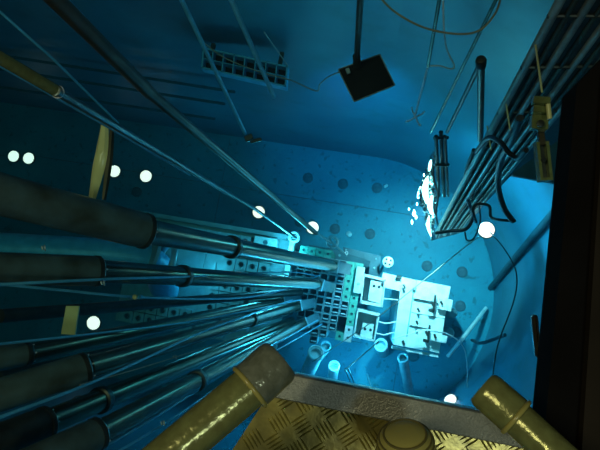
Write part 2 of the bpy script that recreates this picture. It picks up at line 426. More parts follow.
rod('thin_rod', 'longer bright blue rod leaning down past the wire tray', [(176, -12, 2.2), (245, 133, 3.3)], 0.0105, 'bluerod', seg=12)
rod('thin_rod', 'bright blue rod crossing in front of the wall tray', [(226, -12, 2.0), (274, 97, 2.7)], 0.0105, 'bluerod', seg=12)
mb = MB(); mb.box(Q(249, 138, 3.35), (.05, .035, .03), .4, .004); mb.box(Q(256, 140.5, 3.38), (.07, .02, .02), .2, .004)
tag(mb.build('wall_bracket', 'dark'), 'small dark bracket at the foot of the longer blue rod', 'bracket')
# slim lines along the slanting tubes
lines = [
 ('slim blue line lying over the dark tube below the thickest tube', [(-10, 285, 1.9), (110, 279, 2.4), (200, 276, 3.2), (290, 272, 4.9), (318, 276, 5.6)], 0.0060, 'bluerod'),
 ('slim blue line with brass fitting, curving up to the core top', [(-10, 283, 2.0), (60, 290, 2.3), (135, 297, 2.7), (200, 299, 3.4), (250, 297, 4.2), (285, 289, 4.9), (320, 275, 5.6)], 0.0062, 'bluerod'),
 ('slim blue line above the short-sleeved third dark tube', [(-10, 345, 2.1), (100, 333, 2.7), (200, 320, 3.6), (300, 300, 5.4)], 0.0055, 'bluerod'),
 ('bright blue line lying across the fourth and fifth tubes', [(-10, 421, 1.7), (100, 379, 2.2), (200, 333, 3.2), (240, 318, 3.8), (292, 300, 5.2)], 0.0060, 'bluerod'),
 ('thin dull line stretched over the fifth slanting tube', [(80, 385, 2.2), (160, 362, 2.8), (260, 330, 4.4)], 0.0030, 'cable'),
 ('upper of two blue lines tucked between lowest tube and left handrail', [(60, 470, 1.9), (150, 420, 2.4), (240, 364, 3.6), (318, 320, 5.4)], 0.0060, 'bluerod'),
 ('lower of two blue lines tucked between lowest tube and left handrail', [(95, 465, 1.9), (170, 420, 2.4), (250, 366, 3.7), (322, 324, 5.6)], 0.0050, 'bluerod'),
 ('faint blue line below the fourth tube, with small clip', [(-10, 396, 2.3), (90, 372, 2.8), (180, 347, 3.5), (270, 322, 5.0)], 0.0055, 'bluerod'),
]
for lb, p, r, m_ in lines: rod('slim_line', lb, p, r, m_, 'line', 'slim lines along the tubes', sm=True, seg=8)
t = thing('brass_fitting', Q(136, 296, 2.66), 'small brass and blue coupling on the slim blue line', 'fitting')
dd = Q(160, 298, 2.9) - Q(120, 296, 2.6)
mb = MB(); mb.lathe(Q(134, 297, 2.66), dd, [(0, .008), (.003, .0125), (.014, .0125), (.017, .008)], 6); mb.build('nut', 'streak', t)
mb = MB(); mb.lathe(Q(139, 297, 2.72), dd, [(0, .006), (.003, .011), (.022, .011), (.03, .006)], 10); mb.build('body', 'bluerod', t)
for lb, x, y, d in (('small clip on blue line below the sleeve of the fourth tube', 64, 361, 2.35), ('small shiny clip beside the dark tube near wide pipe flange', 45, 248, 2.1), ('small silver clip above the slim blue line', 104, 283, 2.3),
                    ('small clip resting on lowest blue line near left handrail', 164, 423, 2.3), ('small brass clip on dull line over fifth tube', 176, 357, 2.95)):
    mb = MB(); mb.torus(Q(x, y, d), (1, .2, -.6), 0.0095, 0.0028, 16, 8); mb.box(Q(x - 2.4, y, d), (.007, .016, .008), .3, .002)
    tag(mb.build('pipe_clip', 'alu2'), lb, 'clip')

# ------------------------------------------------------------------ large piping behind the tubes
t = thing('coolant_pipe', Q(60, 262, 4.9), 'broad blue-lit coolant pipe lying behind the tubes, with round elbow', 'pipe')
P = QS([(-60, 246, 4.6), (60, 252, 4.8), (135, 257, 4.95)]); P += [Q(150, 262, 5.05), Q(160, 272, 5.25), Q(163, 284, 5.6), Q(166, 290, 6.2)]
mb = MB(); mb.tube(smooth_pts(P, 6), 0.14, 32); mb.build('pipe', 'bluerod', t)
mb = MB(); a, b = Q(135, 257, 4.93), Q(150, 262, 5.02); ax = (b - a).normalized()
mb.lathe(Q(148, 254, 4.95), ax, [(0, .15), (0, .20), (.03, .20), (.03, .15)], 36); mb.build('flange', 'alu2', t)
mb = MB(); mb.torus(Q(165, 262, 5.15), ax, 0.175, 0.03, 36, 10); mb.build('elbow_rim', 'alu2', t)

# ------------------------------------------------------------------ core
Pc = 8.2 / F * 6.0            # fuel box pitch in metres
O0 = Q(324, 277, 6.0)
U = ROT @ V((1, 0, 0)); W_ = ROT @ V((0, -1, 0))
def cellp(i, j): return O0 + U * (i * Pc) + W_ * (j * Pc * 0.955)
def copy_tree(o, parent=None):
    c = o.copy(); COL.objects.link(c)
    if parent is not None: c.parent = parent
    for ch in list(o.children): copy_tree(ch, c)
    return c
# lower grid plate carrying core and blocks
t = thing('core_grid_plate', Q(340, 300, 6.95), 'dark bolted grid plate under the fuel boxes', 'plate')
mb = MB(); pcn = cellp(1.2, 2.0); mb.box((pcn.x, pcn.y, 0.24), (Pc * 9.4, Pc * 12.2, 0.05), ANG, .008); mb.build('plate', 'gridplate', t)
for i, j in ((-3, -3.4), (1, -3.6), (5.4, -3.6), (5.4, 0.5), (5.4, 7.4), (-3, 7.4)):
    q = cellp(i, j); mb = MB(); mb.lathe(V((q.x, q.y, .26)), (0, 0, 1), [(0, .016), (.014, .016), (.018, .01)], 8); mb.build('bolt', 'alu2', t)
for i, j in ((-3, -3.2), (5.2, -3.2), (5.2, 7.2), (-3, 7.2)):
    q = cellp(i, j); mb = MB(); mb.box((q.x, q.y, .11), (.06, .06, .22), ANG, .004); mb.build('leg', 'gridplate', t)
# dark corner frame behind the core, top right
mb = MB(); zf = CZ - 6.35
fp = [Q(343, 247, 6.35), Q(381, 256, 6.35), Q(378, 283, 6.35), Q(368, 281, 6.35), Q(370, 261, 6.35), Q(344, 253, 6.35)]
mb.prism([(p.x, p.y) for p in reversed(fp)], zf - .03, zf)
frm = thing('corner_plate', (fp[1].x, fp[1].y, zf - .03), 'thin dark blue corner plate with bolts behind white cabinet boxes', 'plate')
mb.build('plate', 'gridplate', frm)
for x, y in ((346, 250), (376, 259), (374, 268), (373, 279)):
    q = Q(x, y, 6.34); mb = MB(); mb.lathe(q, (0, 0, 1), [(0, .012), (.01, .012), (.014, .006)], 8); mb.build('bolt', 'alu2', frm)
mb = MB(); mb.box((fp[1].x - .05, fp[1].y - .06, (zf + .24) / 2), (.04, .04, zf - .30), ANG); mb.build('support', 'gridplate', frm)

TOPZ = CZ - 6.0; BOTZ = 0.27
def fuel_open(loc):
    t = thing('fuel_box', loc, '', 'fuel box', 'fuel boxes in the core grid')
    s_ = Pc * .46
    mb = MB(); mb.ring_frame(loc, (s_, s_), (s_ * .88, s_ * .88), BOTZ, TOPZ, ANG); mb.build('shell', 'fuel', t, smooth=False)
    mb = MB(); mb.ring_frame(loc, (s_ * 1.02, s_ * 1.02), (s_ * .84, s_ * .84), TOPZ - .002, TOPZ + .006, ANG); mb.build('rim', 'alu2', t, smooth=False)
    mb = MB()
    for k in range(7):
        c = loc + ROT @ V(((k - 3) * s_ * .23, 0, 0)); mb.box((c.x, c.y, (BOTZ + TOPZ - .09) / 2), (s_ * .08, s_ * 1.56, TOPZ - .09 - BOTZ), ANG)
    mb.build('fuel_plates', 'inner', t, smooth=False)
    return t
def fuel_handle(loc):
    t = fuel_open(loc)
    s_ = Pc * .46
    mb = MB(); P = [loc + ROT @ V((0, y * s_, z)) for y, z in ((-.0, 0),)]
    c = loc + ROT @ V((0, -s_ * .45, 0)); mb.box((c.x, c.y, TOPZ - .01), (s_ * 1.7, s_ * .75, .045), ANG, .006); mb.build('end_block', 'gridplate', t)
    c = loc + ROT @ V((0, -s_ * .3, 0)); mb = MB()
    mb.tube([V((c.x, c.y, TOPZ)) + ROT @ V((x * s_, 0, z)) for x, z in ((-.6, 0), (-.5, .03), (.5, .03), (.6, 0))], .0055, 8); mb.build('handle', 'alu', t)
    return t
def plug(loc, m, name, grp):
    t = thing(name, loc, '', 'block', grp)
    s_ = Pc * .475
    mb = MB(); mb.ring_frame(loc, (s_, s_), (s_ * .34, s_ * .34), BOTZ, TOPZ, ANG)
    mb.build('body', m, t, smooth=False)
    mb = MB(); mb.lathe(V((loc.x, loc.y, TOPZ - .035)), (0, 0, 1), [(0, s_ * .33), (.012, s_ * .33)], 14); mb.build('socket', 'inner', t)
    return t
protos = {}
L0 = V((O0.x, O0.y, BOTZ))
layout = {}
rows = {  # j: string over i = -3..4 ; o open box, h box with handle, t teal block, w white block, . empty
 -3: 'tttt....', -2: 'hh.oohtt', -1: 'oh.ohhtt', 0: 'ooooohtt', 1: 'oo.ohhtt', 2: 'ooooohtt', 3: '.o.ohhht', 4: 'ooooohht', 5: '.o.ohh.t', 6: '..oohh.w', 7: '...hh.tw', 8: '...h....'}
made = {}
for j, row in rows.items():
    for k, ch in enumerate(row):
        i = k - 3
        if ch == '.': continue
        q = cellp(i, j); q.z = BOTZ
        if ch not in made:
            made[ch] = {'o': fuel_open, 'h': fuel_handle, 't': lambda l: plug(l, 'teal', 'reflector_block', 'teal reflector blocks beside the fuel'), 'w': lambda l: plug(l, 'alu', 'reflector_block', 'teal reflector blocks beside the fuel')}[ch](q)
            o = made[ch]
        else:
            o = copy_tree(made[ch]); o.location = q
        r_, c_ = WORDS[j + 3], WORDS[k]
        o['label'] = {'o': 'open square fuel box, %s row down, %s column across the core grid',
                      'h': 'fuel box with lifting handle, %s row down, %s column across the core grid',
                      't': 'teal reflector block with socket, %s row down, %s column across the core grid',
                      'w': 'white reflector block with socket, %s row down, %s column across the core grid'}[ch] % (r_, c_)
# long white plate over the teal column
p = Q(359, 280, 5.96)
t = thing('cover_plate', p, 'long white cover plate lying on the teal reflector blocks', 'plate')
mb = MB(); mb.box(p, (.082, .27, .03), ANG, .005); mb.build('plate', 'alu', t)
q = p + ROT @ V((0, -.04, .017)); mb = MB(); mb.lathe(q, (0, 0, 1), [(0, .016), (.004, .016), (.005, .008)], 12); mb.build('screw', 'alu2', t)
# lifting ring on the corner block
mb = MB(); mb.torus(Q(346.5, 253, 5.9), (0, 0, 1), .014, .005, 16, 8); mb.tube([Q(346.5, 254, 5.9), Q(347, 256, 6.02)], .004, 6)
tag(mb.build('lifting_eye', 'alu'), 'tiny silver lifting eye at top corner of teal blocks', 'eye')

# white framed irradiation boxes
def framed_box(lbl, c4, inn, holes, d, bar):
    p4 = [Q(x, y, d) for x, y in c4]; ct = sum(p4, V()) / 4
    t = thing('irradiation_box', (ct.x, ct.y, .27), lbl, 'box')
    z1 = CZ - d; z0 = z1 - .35
    for k in range(4):
        a, b = p4[k], p4[(k + 1) % 4]; c = (a + b) / 2; dv = b - a
        mb = MB(); mb.box((c.x, c.y, (z0 + z1) / 2), (dv.length + .02, .028 if k in bar else .016, z1 - z0), math.atan2(dv.y, dv.x), .003); mb.build('side_wall', 'alu', t)
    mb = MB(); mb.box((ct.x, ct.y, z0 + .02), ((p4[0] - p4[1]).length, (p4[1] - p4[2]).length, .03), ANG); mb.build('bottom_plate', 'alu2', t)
    i4 = [Q(x, y, d + .03) for x, y in inn]
    mb = MB(); mb.prism([(p.x, p.y) for p in reversed(i4)], z0 + .03, z1 - .03); blk = mb.build('inner_block', 'alu', t)
    for x, y in holes:
        h = Q(x, y, d + .029); mb = MB(); mb.lathe(V((h.x, h.y, z1 - .032)), (0, 0, 1), [(0, .015), (.004, .015)], 12); mb.build('bore', 'hole', blk)
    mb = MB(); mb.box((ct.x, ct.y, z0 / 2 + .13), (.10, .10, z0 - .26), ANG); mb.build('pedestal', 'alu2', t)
    return t
framed_box('upper white framed box with two dark bores right of the core', [(364, 275), (385, 280), (382, 306), (361, 302)], [(371, 280), (384, 283), (381, 304), (368, 300)], [(374, 286), (379, 287)], 5.95, (0, 2))
framed_box('lower white framed box with two dark bores right of the core', [(358, 310), (379, 315), (374, 341), (354, 336)], [(363, 323), (374, 325), (372, 339), (360, 336)], [(365, 329), (370.5, 330)], 5.95, (0,))

# big white experiment assembly
t = thing('experiment_rig', Q(420, 315, 7.18), 'large white slabbed experiment rig, brightly lit, right of core', 'rig')
def blk(name, quad, d, h, m='alu', par=None):
    p4 = [Q(x, y, d) for x, y in quad]
    mb = MB(); mb.prism([(p.x, p.y) for p in reversed(p4)], CZ - d - h, CZ - d); return mb.build(name, m, par or t)
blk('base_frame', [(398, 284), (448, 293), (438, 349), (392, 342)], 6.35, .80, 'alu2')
blk('side_slab', [(402, 277), (416.3, 280), (406.3, 347), (393.5, 344.5)], 5.95, .38)
blk('arm_block', [(383, 272.5), (402, 277), (400, 291), (380.5, 286.5)], 5.98, .12)
blk('upper_slab', [(416.8, 280), (450.5, 286.5), (447, 304.5), (413.8, 298)], 5.94, .36)
blk('middle_slab', [(413.6, 298.8), (446.8, 305.2), (445, 318.5), (411.4, 312)], 5.99, .33)
blk('middle_slab', [(411.2, 312.8), (444.6, 319.2), (442.6, 331.5), (409.2, 325)], 5.96, .33)
blk('lower_slab', [(409, 325.8), (442.4, 332.3), (439, 353), (406.6, 347)], 5.99, .33)
blk('foot_strip', [(392, 346), (438.5, 355), (438, 357.5), (391.5, 348.5)], 6.02, .05)
lug = blk('side_lug', [(440, 297.5), (453, 300), (451, 311.5), (438.5, 309)], 5.90, .10)
lug2 = blk('side_lug', [(432, 333), (447.5, 336.5), (446, 343.5), (431, 340.5)], 5.90, .10)
def stick(x0, y0, x1, y1, d, r, par=t, name='clamp_bar', m='dark', h=.03):
    mb = MB(); a, b = Q(x0, y0, d), Q(x1, y1, d); c = (a + b) / 2; dv = b - a
    mb.box(c, (dv.length, r, h), math.atan2(dv.y, dv.x), .002); return mb.build(name, m, par)
for x, y, in ((434.5, 302), (429, 332)):
    stick(x + .8, y - 7, x - 1.2, y + 10, 5.88, .019); stick(x - 6, y + 8, x - .5, y + 9.5, 5.88, .030, name='clamp_foot'); stick(x - 3.5, y - 1, x - 1, y + 4, 5.88, .024, name='clamp_pin')
for x, y in ((441.5, 303), (418.5, 310), (417, 322.5), (435, 336), (403.5, 342.5), (404.3, 286.5)):
    stick(x - .8, y - 2, x + .9, y + 2.2, 5.885 if y not in (342.5,) else 5.94, .020, name='slot_pin', h=.02)
for x0, y0, x1, y1 in ((401, 296, 399, 316), (399, 318, 397, 338)):
    pass
stick(413.7, 290, 407, 335, 5.935, .010, name='groove_rail', m='teal', h=.012)
mb = MB(); p = Q(399, 277, 5.93); mb.box(p, (.055, .03, .03), ANG, .003); mb.build('hinge', 'dark', t)
mb = MB(); p = Q(414.5, 288.5, 5.91); mb.lathe(p, (0, 0, 1), [(0, .02), (.01, .02), (.014, .01)], 12); mb.build('bolt_head', 'alu2', t)
for x, y in ((452, 313), (449, 333)):
    mb = MB(); mb.lathe(Q(x, y, 6.7), (0, 0, 1), [(-.45, .06), (0, .06), (0.03, .045), (.03, .02)], 20); mb.build('foot_pad', 'alu2', t)
# connecting rods between boxes and rig
for k, (lb, pl) in enumerate((('short silver rod joining upper framed box to the rig', [(384, 298.5, 6.05), (399, 300, 6.08)]), ('upper of two short silver rods from lower framed box to rig', [(377, 321, 6.05), (385, 323.5, 6.06), (396, 322, 6.07)]), ('lower of two short silver rods from lower framed box to rig', [(375, 333, 6.05), (384, 335, 6.06), (395, 332, 6.07)]))):
    rod('link_rod', lb, pl, .007, 'alu', 'rod', 'link rods to the rig')
blkp = Q(388, 262, 6.1)
t = thing('round_fitting', (blkp.x, blkp.y, blkp.z), 'small round white fitting with dark notches above the rig', 'fitting')
mb = MB(); mb.lathe(blkp, (0, 0, 1), [(-.04, .03), (0, .056), (.015, .056), (.02, .04)], 24); mb.build('disc', 'alu', t)
for k in range(4):
    a = k * math.pi / 2 + .5; q = blkp + V((math.cos(a) * .032, math.sin(a) * .032, .021)); mb = MB(); mb.lathe(q, (0, 0, 1), [(0, .012), (.002, .012)], 10); mb.build('notch', 'hole', t)
mb = MB(); mb.tube([blkp - V((0, 0, .03)), V((blkp.x, blkp.y, 0.0))], .014, 12); mb.build('stem', 'alu2', t)

# ------------------------------------------------------------------ block grid left of the core
d_b = 6.15
G0 = Q(240.8, 264.6, d_b); gp = 11.9 / F * d_b
def gcell(i, j): return G0 + U * (i * gp) + W_ * (j * gp)
t = thing('block_table', Q(220, 290, 6.6), 'light blue shelf carrying the bored blocks left of the core', 'shelf')
zt = CZ - d_b - .16
c = gcell(-3.2, 1.9); mb = MB(); mb.box((c.x, c.y, zt - .02), (gp * 14.6, gp * 9.6, .04), ANG, .005); mb.build('shelf_plate', 'alu2', t)
a = gcell(-3.2, -3.0); mb = MB(); mb.box((a.x, a.y, zt + .04), (gp * 14.8, .05, .12), ANG, .005); mb.build('rim_bar', 'alu2', t)
a = gcell(4.0, -1.4); mb = MB(); mb.box((a.x, a.y, zt + .07), (.055, gp * 3.2, .2), ANG, .005); mb.build('end_bar', 'alu', t)
for i, j in ((-10, -2.6), (3.6, -2.6), (3.6, 6.2), (-10, 6.2), (-3, 6.2), (-3, -2.6)):
    q = gcell(i, j); mb = MB(); mb.box((q.x, q.y, (zt - .04) / 2), (.07, .07, zt - .04), ANG, .005); mb.build('leg', 'alu2', t)
def bored(loc):
    t = thing('bored_block', loc, '', 'block', 'bored blocks left of the core')
    s_ = gp * .465; H = .155
    mb = MB(); n = 24; bm = mb.bm
    def circ(r, z): return [bm.verts.new(V((loc.x, loc.y, loc.z + z)) + ROT @ V((math.cos(2 * math.pi * k / n), math.sin(2 * math.pi * k / n), 0)) * r) for k in range(n)]
    def sqr(z):
        out = []
        for k in range(n):
            a = 2 * math.pi * k / n
            ca, sa = math.cos(a), math.sin(a); m_ = max(abs(ca), abs(sa)); out.append(bm.verts.new(V((loc.x, loc.y, loc.z + z)) + ROT @ V((ca / m_ * s_, sa / m_ * s_, 0))))
        return out
    R0, R1, R2, R3 = sqr(0), sqr(H), circ(s_ * .5, H), circ(s_ * .5, H - .09)
    for a, b in ((R0, R1), (R1, R2), (R2, R3)):
        for k in range(n): bm.faces.new((a[k], a[(k + 1) % n], b[(k + 1) % n], b[k]))
    bm.faces.new(R0); bm.faces.new(R3)
    mb.build('body', 'alu2', t)
    mb = MB(); mb.lathe(V((loc.x, loc.y, loc.z + H - .088)), (0, 0, 1), [(0, s_ * .44), (.004, s_ * .44)], 16); pl = mb.build('bore_plug', 'plug', t)
    mb = MB(); mb.torus(V((loc.x, loc.y, loc.z + H)), (0, 0, 1), s_ * .52, .004, 20, 6); mb.build('bore_ring', 'fuel', t)
    return t
bl = None
brow = {-2: range(-9, 1), -1: range(-2, 1), 0: range(-1, 3), 1: range(-1, 3), 2: range(-2, 3), 3: range(-2, 3), 4: range(-2, 3), 5: range(-9, 2), 6: range(-9, 0)}
for j, rg in brow.items():
    for i in rg:
        q = gcell(i, j); q.z = zt
        if bl is None: bl = bored(q); o = bl
        else: o = copy_tree(bl); o.location = q
        o['label'] = 'square grey-blue block with round bore, row %d from top, %s from right end of row' % (j + 3, WORDS[max(rg) - i])
nums = ['', 'one', 'two', 'three', 'four', 'five', 'six', 'seven', 'eight', 'nine']
for o in COL.objects:
    if o.parent is None and o.get('label', '').startswith('square grey-blue block'):
        o['label'] = o['label'].replace('row ' + o['label'].split('row ')[1][0], 'row ' + nums[int(o['label'].split('row ')[1][0])])
# larger corner block with three bores
c = gcell(1.75, -1.6); t = thing('corner_block', (c.x, c.y, zt), 'larger pale corner block with three round bores', 'block')
mb = MB(); mb.box((c.x, c.y, zt + .085), (gp * 1.95, gp * 2.1, .17), ANG, .004); mb.build('body', 'alu', t)
for u_, v_ in ((-.5, -.35), (.5, -.35), (0, .6)):
    q = c + ROT @ V((u_ * gp, v_ * gp, 0)); mb = MB(); mb.lathe(V((q.x, q.y, zt + .168)), (0, 0, 1), [(0, gp * .24), (.004, gp * .24)], 20); mb.build('bore', 'plug', t)
    mb = MB(); mb.torus(V((q.x, q.y, zt + .171)), (0, 0, 1), gp * .25, .005, 24, 6); mb.build('bore_ring', 'alu', t)
# triangular gusset sheets beside the grid
for lb, tri in (('pale triangular gusset sheet at left of the bored blocks', [(150, 236), (205, 250), (196, 286)]), ('pale triangular gusset sheet beneath the slanting tubes', [(176, 300), (214, 262), (212, 300)])):
    mb = MB(); pp = [Q(x, y, 6.2) for x, y in tri]; mb.prism([(p.x, p.y) for p in reversed(pp)], zt, zt + .03); tag(mb.build('gusset_sheet', 'alu2'), lb, 'sheet')

# ------------------------------------------------------------------ short upright cylinders below the core
def cyl(lbl, top, bot, r, m='alu', ring=True):
    a, b = Q(*top), Q(*bot); t = thing('short_cylinder', b, lbl, 'cylinder')
    ax = (a - b).normalized(); L = (a - b).length
    mb = MB(); mb.lathe(b, ax, [(0, r), (L, r), (L, r * .7), (L - .06, r * .7)], 24); mb.build('tube', m, t)
    if ring:
        mb = MB(); mb.torus(a, ax, r * .95, r * .17, 24, 8); mb.build('rim', 'alu', t)
    return t
cyl('white cylinder with bright rim just below the lowest tube end', (316, 353, 5.9), (300, 392, 7.15), .075, 'alu')
cyl('pale capsule lying behind the rimmed white cylinder', (326, 346, 6.3), (318, 357, 6.6), .06, 'alu2', False)
cyl('short cyan cylinder standing below the core boxes', (334, 366, 6.3), (331, 392, 7.18), .055, 'alu')
cyl('long pale cylinder standing below the bright rig', (403, 358, 6.3), (410, 398, 7.18), .052, 'alu2')
cyl('squat round cylinder under the lower framed box', (381, 345, 6.7), (383, 352, 7.18), .07, 'alu2')
rod('thin_rod', 'long thin line from below the core up to the disc among the hoses', [(312, 362, 5.6), (372, 322, 5.4), (470, 243, 5.0), (488, 231, 4.95)], .0042, 'cable', 'line')
rod('thin_rod', 'dark thin rod below the lower framed box', [(344, 371, 6.0), (379, 341, 6.2)], .006, 'dark', 'rod')
rod('thin_rod', 'one of two dark twin rods going under the platform edge, left twin', [(345, 368, 6.0), (354, 392, 6.6)], .006, 'dark')
rod('thin_rod', 'one of two dark twin rods going under the platform edge, right twin', [(348, 368, 6.0), (358, 392, 6.6)], .006, 'dark')
rod('thin_rod', 'slim pale stick on the floor near the long pale cylinder', [(367, 374, 6.9), (372, 390, 7.0)], .009, 'alu2')
rod('wire', 'fine wire arching across the lower slabs of the rig', [(392, 339, 5.85), (407, 335, 5.8), (422, 330, 5.8), (445, 333, 5.8), (462, 345, 6.0), (467, 365, 6.4), (467, 398, 6.9)], .005, 'alu', 'wire', sm=True)

# floor plugs
pl = None
names = ['dark round floor plug, first in upper row from the left', 'dark round floor plug, middle of upper row', 'dark round floor plug, third in upper row under the hood',
         'dark round floor plug beside the white disc near brown pipe', 'dark round floor plug, middle of lower row', 'dark round floor plug, right end of lower row',
         'dark round floor plug right of the rig near curved wall', 'dark floor plug beside rig lug', 'dark floor plug at lower right of rig', 'dark floor disc standing for a shadow above the rig',  # last one is a dark disc in place of a shadow blob
         'dark floor plug near two white discs in dim area', 'dark floor plug under the rig foot strip']
for lb, (x, y) in zip(names, [(308, 178), (343, 184), (377, 188), (300, 222), (335, 229), (370, 234), (462, 272), (460, 306), (456, 332), (427, 266), (137, 192), (413, 356)]):
    q = Q(x, y, 7.2)
    if pl is None:
        pl = thing('floor_plug', q, '', 'plug', 'round floor plugs')  # the one above the rig is a dark disc standing for a shadow
        mb = MB(); mb.lathe(q, (0, 0, 1), [(0, .066), (.012, .066), (.016, .06), (.016, .01)], 28); mb.build('disc', 'plug', pl)
        mb = MB(); mb.torus(q + V((0, 0, .014)), (0, 0, 1), .05, .004, 28, 6); mb.build('groove_ring', 'gridplate', pl); o = pl
    else:
        o = copy_tree(pl); o.location = q
    o['label'] = lb
q = Q(349, 234, 7.2); mb = MB(); mb.lathe(q, (0, 0, 1), [(0, .035), (.02, .035), (.024, .02)], 20); tag(mb.build('floor_button', 'alu2'), 'small pale button on floor between two dark plugs', 'button')
q = Q(386, 186, 7.17); mb = MB(); mb.box(q, (.05, .03, .05), .5, .006); tag(mb.build('floor_block', 'alu'), 'tiny pale block on floor beside upper plug', 'block')

# ------------------------------------------------------------------ hall lamps mirrored in the water, built as added glowing discs
def lamp(lbl, p, r, axis=(0, 0, 1), m='lens'):  # builds one glowing disc in place of a reflected hall lamp
    t = thing('lamp_reflection_disc', p, lbl, 'lamp', 'round white discs for lamp reflections')
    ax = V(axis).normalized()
    mb = MB(); mb.lathe(p, ax, [(0, r * .8), (.02, r * 1.02), (.045, r * 1.02), (.045, r * .9)], 28); mb.build('disc_shell', 'dark', t)
    mb = MB(); mb.lathe(p + ax * .04, ax, [(0, r * .93), (.012, r * .93), (.02, r * .8), (.022, r * .3)], 28); mb.build('lens', m, t)  # glowing face of the reflection disc
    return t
for lb, x, y, rp in (('leftmost round white lamp reflection disc, beside a twin at left edge', 13, 156, 6.3), ('round white lamp reflection disc, right twin of pair at left edge', 28, 158, 6.3),
                     ('round white lamp reflection disc touching the pale yellow streak', 114, 171, 6.5), ('round white lamp reflection disc, second one right of the pale yellow streak', 145.5, 176, 6.5),
                     ('round white lamp reflection disc low among the dark tubes', 93, 323, 7.3), ('round lamp reflection disc crossed by the slim olive sleeved pipe', 258.5, 212, 6.5), ('round pinkish lamp reflection disc at the end of long brown pipe', 312.5, 227.5, 6.5)):
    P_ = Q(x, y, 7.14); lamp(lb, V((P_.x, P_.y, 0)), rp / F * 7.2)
# rings on the pipe ends
for lb, x, y, d in (('pale ring collar at the foot of the slim pipe', 294, 237, 6.1), ('pale ring collar at the tip of long brown pipe', 332.5, 242, 5.75)):
    t = thing('ring_collar', Q(x, y, d), lb, 'collar'); q = Q(x, y, d)
    mb = MB(); mb.torus(q, (0, 0, 1), .050, .015, 28, 8); mb.build('ring', 'white', t)
    mb = MB(); mb.box(q, (.10, .012, .012), .6); mb.build('crossbar', 'alu2', t)
    mb = MB(); mb.tube([q + V((-.03, .045, 0)), V((q.x - .03, q.y + .045, .0))], .007, 8); mb.build('stand', 'alu2', t)
# reflection discs on the wall low right and among the hoses
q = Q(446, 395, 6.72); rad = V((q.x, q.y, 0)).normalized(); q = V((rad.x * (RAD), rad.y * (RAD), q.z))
lamp('half visible white lamp reflection disc on wall at the platform edge', q, .075, V((-rad.x, -rad.y, 0.75)))
q = Q(486, 230, 4.95); lamp('round white lamp reflection disc among the black hose loops', q - V((0, 0, .03)), 8.2 / F * 4.95)

# pale strap standing in for a yellow reflection in the water
def streak(pts, wd, name, m, t):
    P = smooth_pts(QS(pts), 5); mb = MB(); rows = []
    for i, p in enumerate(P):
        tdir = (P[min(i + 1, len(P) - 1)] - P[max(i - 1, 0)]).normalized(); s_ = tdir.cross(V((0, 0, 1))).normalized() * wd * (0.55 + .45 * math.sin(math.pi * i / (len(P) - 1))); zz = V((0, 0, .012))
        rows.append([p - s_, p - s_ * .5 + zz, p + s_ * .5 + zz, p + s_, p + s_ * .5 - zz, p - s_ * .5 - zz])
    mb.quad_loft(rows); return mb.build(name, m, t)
t = thing('reflection_streak', Q(100, 165, 2.5), 'pale yellow curved reflection streak beside the round discs, above the thickest tube', 'streak')
streak([(105, 122, 2.42), (102, 150, 2.4), (97, 175, 2.42), (91, 203, 2.5)], .029, 'band', 'streak', t)
streak([(112, 130, 2.6), (109, 160, 2.6), (104, 200, 2.6)], .018, 'back_band', 'brass', t)
t = thing('reflection_streak', Q(70, 320, 2.8), 'short pale yellow reflection streak low among dark tubes beside a white disc', 'streak')
mb = MB(); pp = QS([(66, 306, 2.85), (79, 306, 2.85), (75, 335, 2.9), (61, 334, 2.9)]); mb.sheet(pp, (0, 0, 1), .01); mb.build('band', 'streak', t)

# ------------------------------------------------------------------ wall tray, hood lamp, ripple streaks
d_t = 4.1
def TT(u_, v_, dd=0): # u along, v across
    a, b, c = V((203, 47)), V((288, 66)), V((201, 68))
    p = a + (b - a) * u_ + (c - a) * v_
    return Q(p.x, p.y, d_t + dd)
t = thing('wall_tray', TT(.5, .5), 'blue edged tray of dark square pockets hung on wall', 'tray')
mb = MB()
mb.sheet([TT(0, 0, .08), TT(1, 0, .08), TT(1, 1, .08), TT(0, 1, .08)], (0, 0, 1), .012); mb.build('tray_bottom', 'brownblack', t)
mb = MB()
for (a, b) in ((TT(0, 0), TT(1, 0)), (TT(1, 0), TT(1, 1)), (TT(1, 1), TT(0, 1)), (TT(0, 1), TT(0, 0))):
    dn = V((0, 0, -.09)); n_ = (b - a).cross(dn); mb.sheet([a, b, b + dn, a + dn], n_, .012)
mb.build('tray_side', 'bluerod', t)
mb = MB()
for k in range(1, 8):
    a, b = TT(k / 8, 0), TT(k / 8, 1); dn = V((0, 0, -.08)); mb.sheet([a, b, b + dn, a + dn], (b - a).cross(dn), .008)
a, b = TT(0, .5), TT(1, .5); mb.sheet([a, b, b + dn, a + dn], (b - a).cross(dn), .005)
mb.build('divider', 'bluerod', t)
for k in (0.1, 0.9):
    a = TT(k, 0, .05); mb = MB(); mb.box(a + ROT @ V((0, .10, -.03)), (.03, .22, .03), ANG); mb.build('wall_arm', 'dark', t)
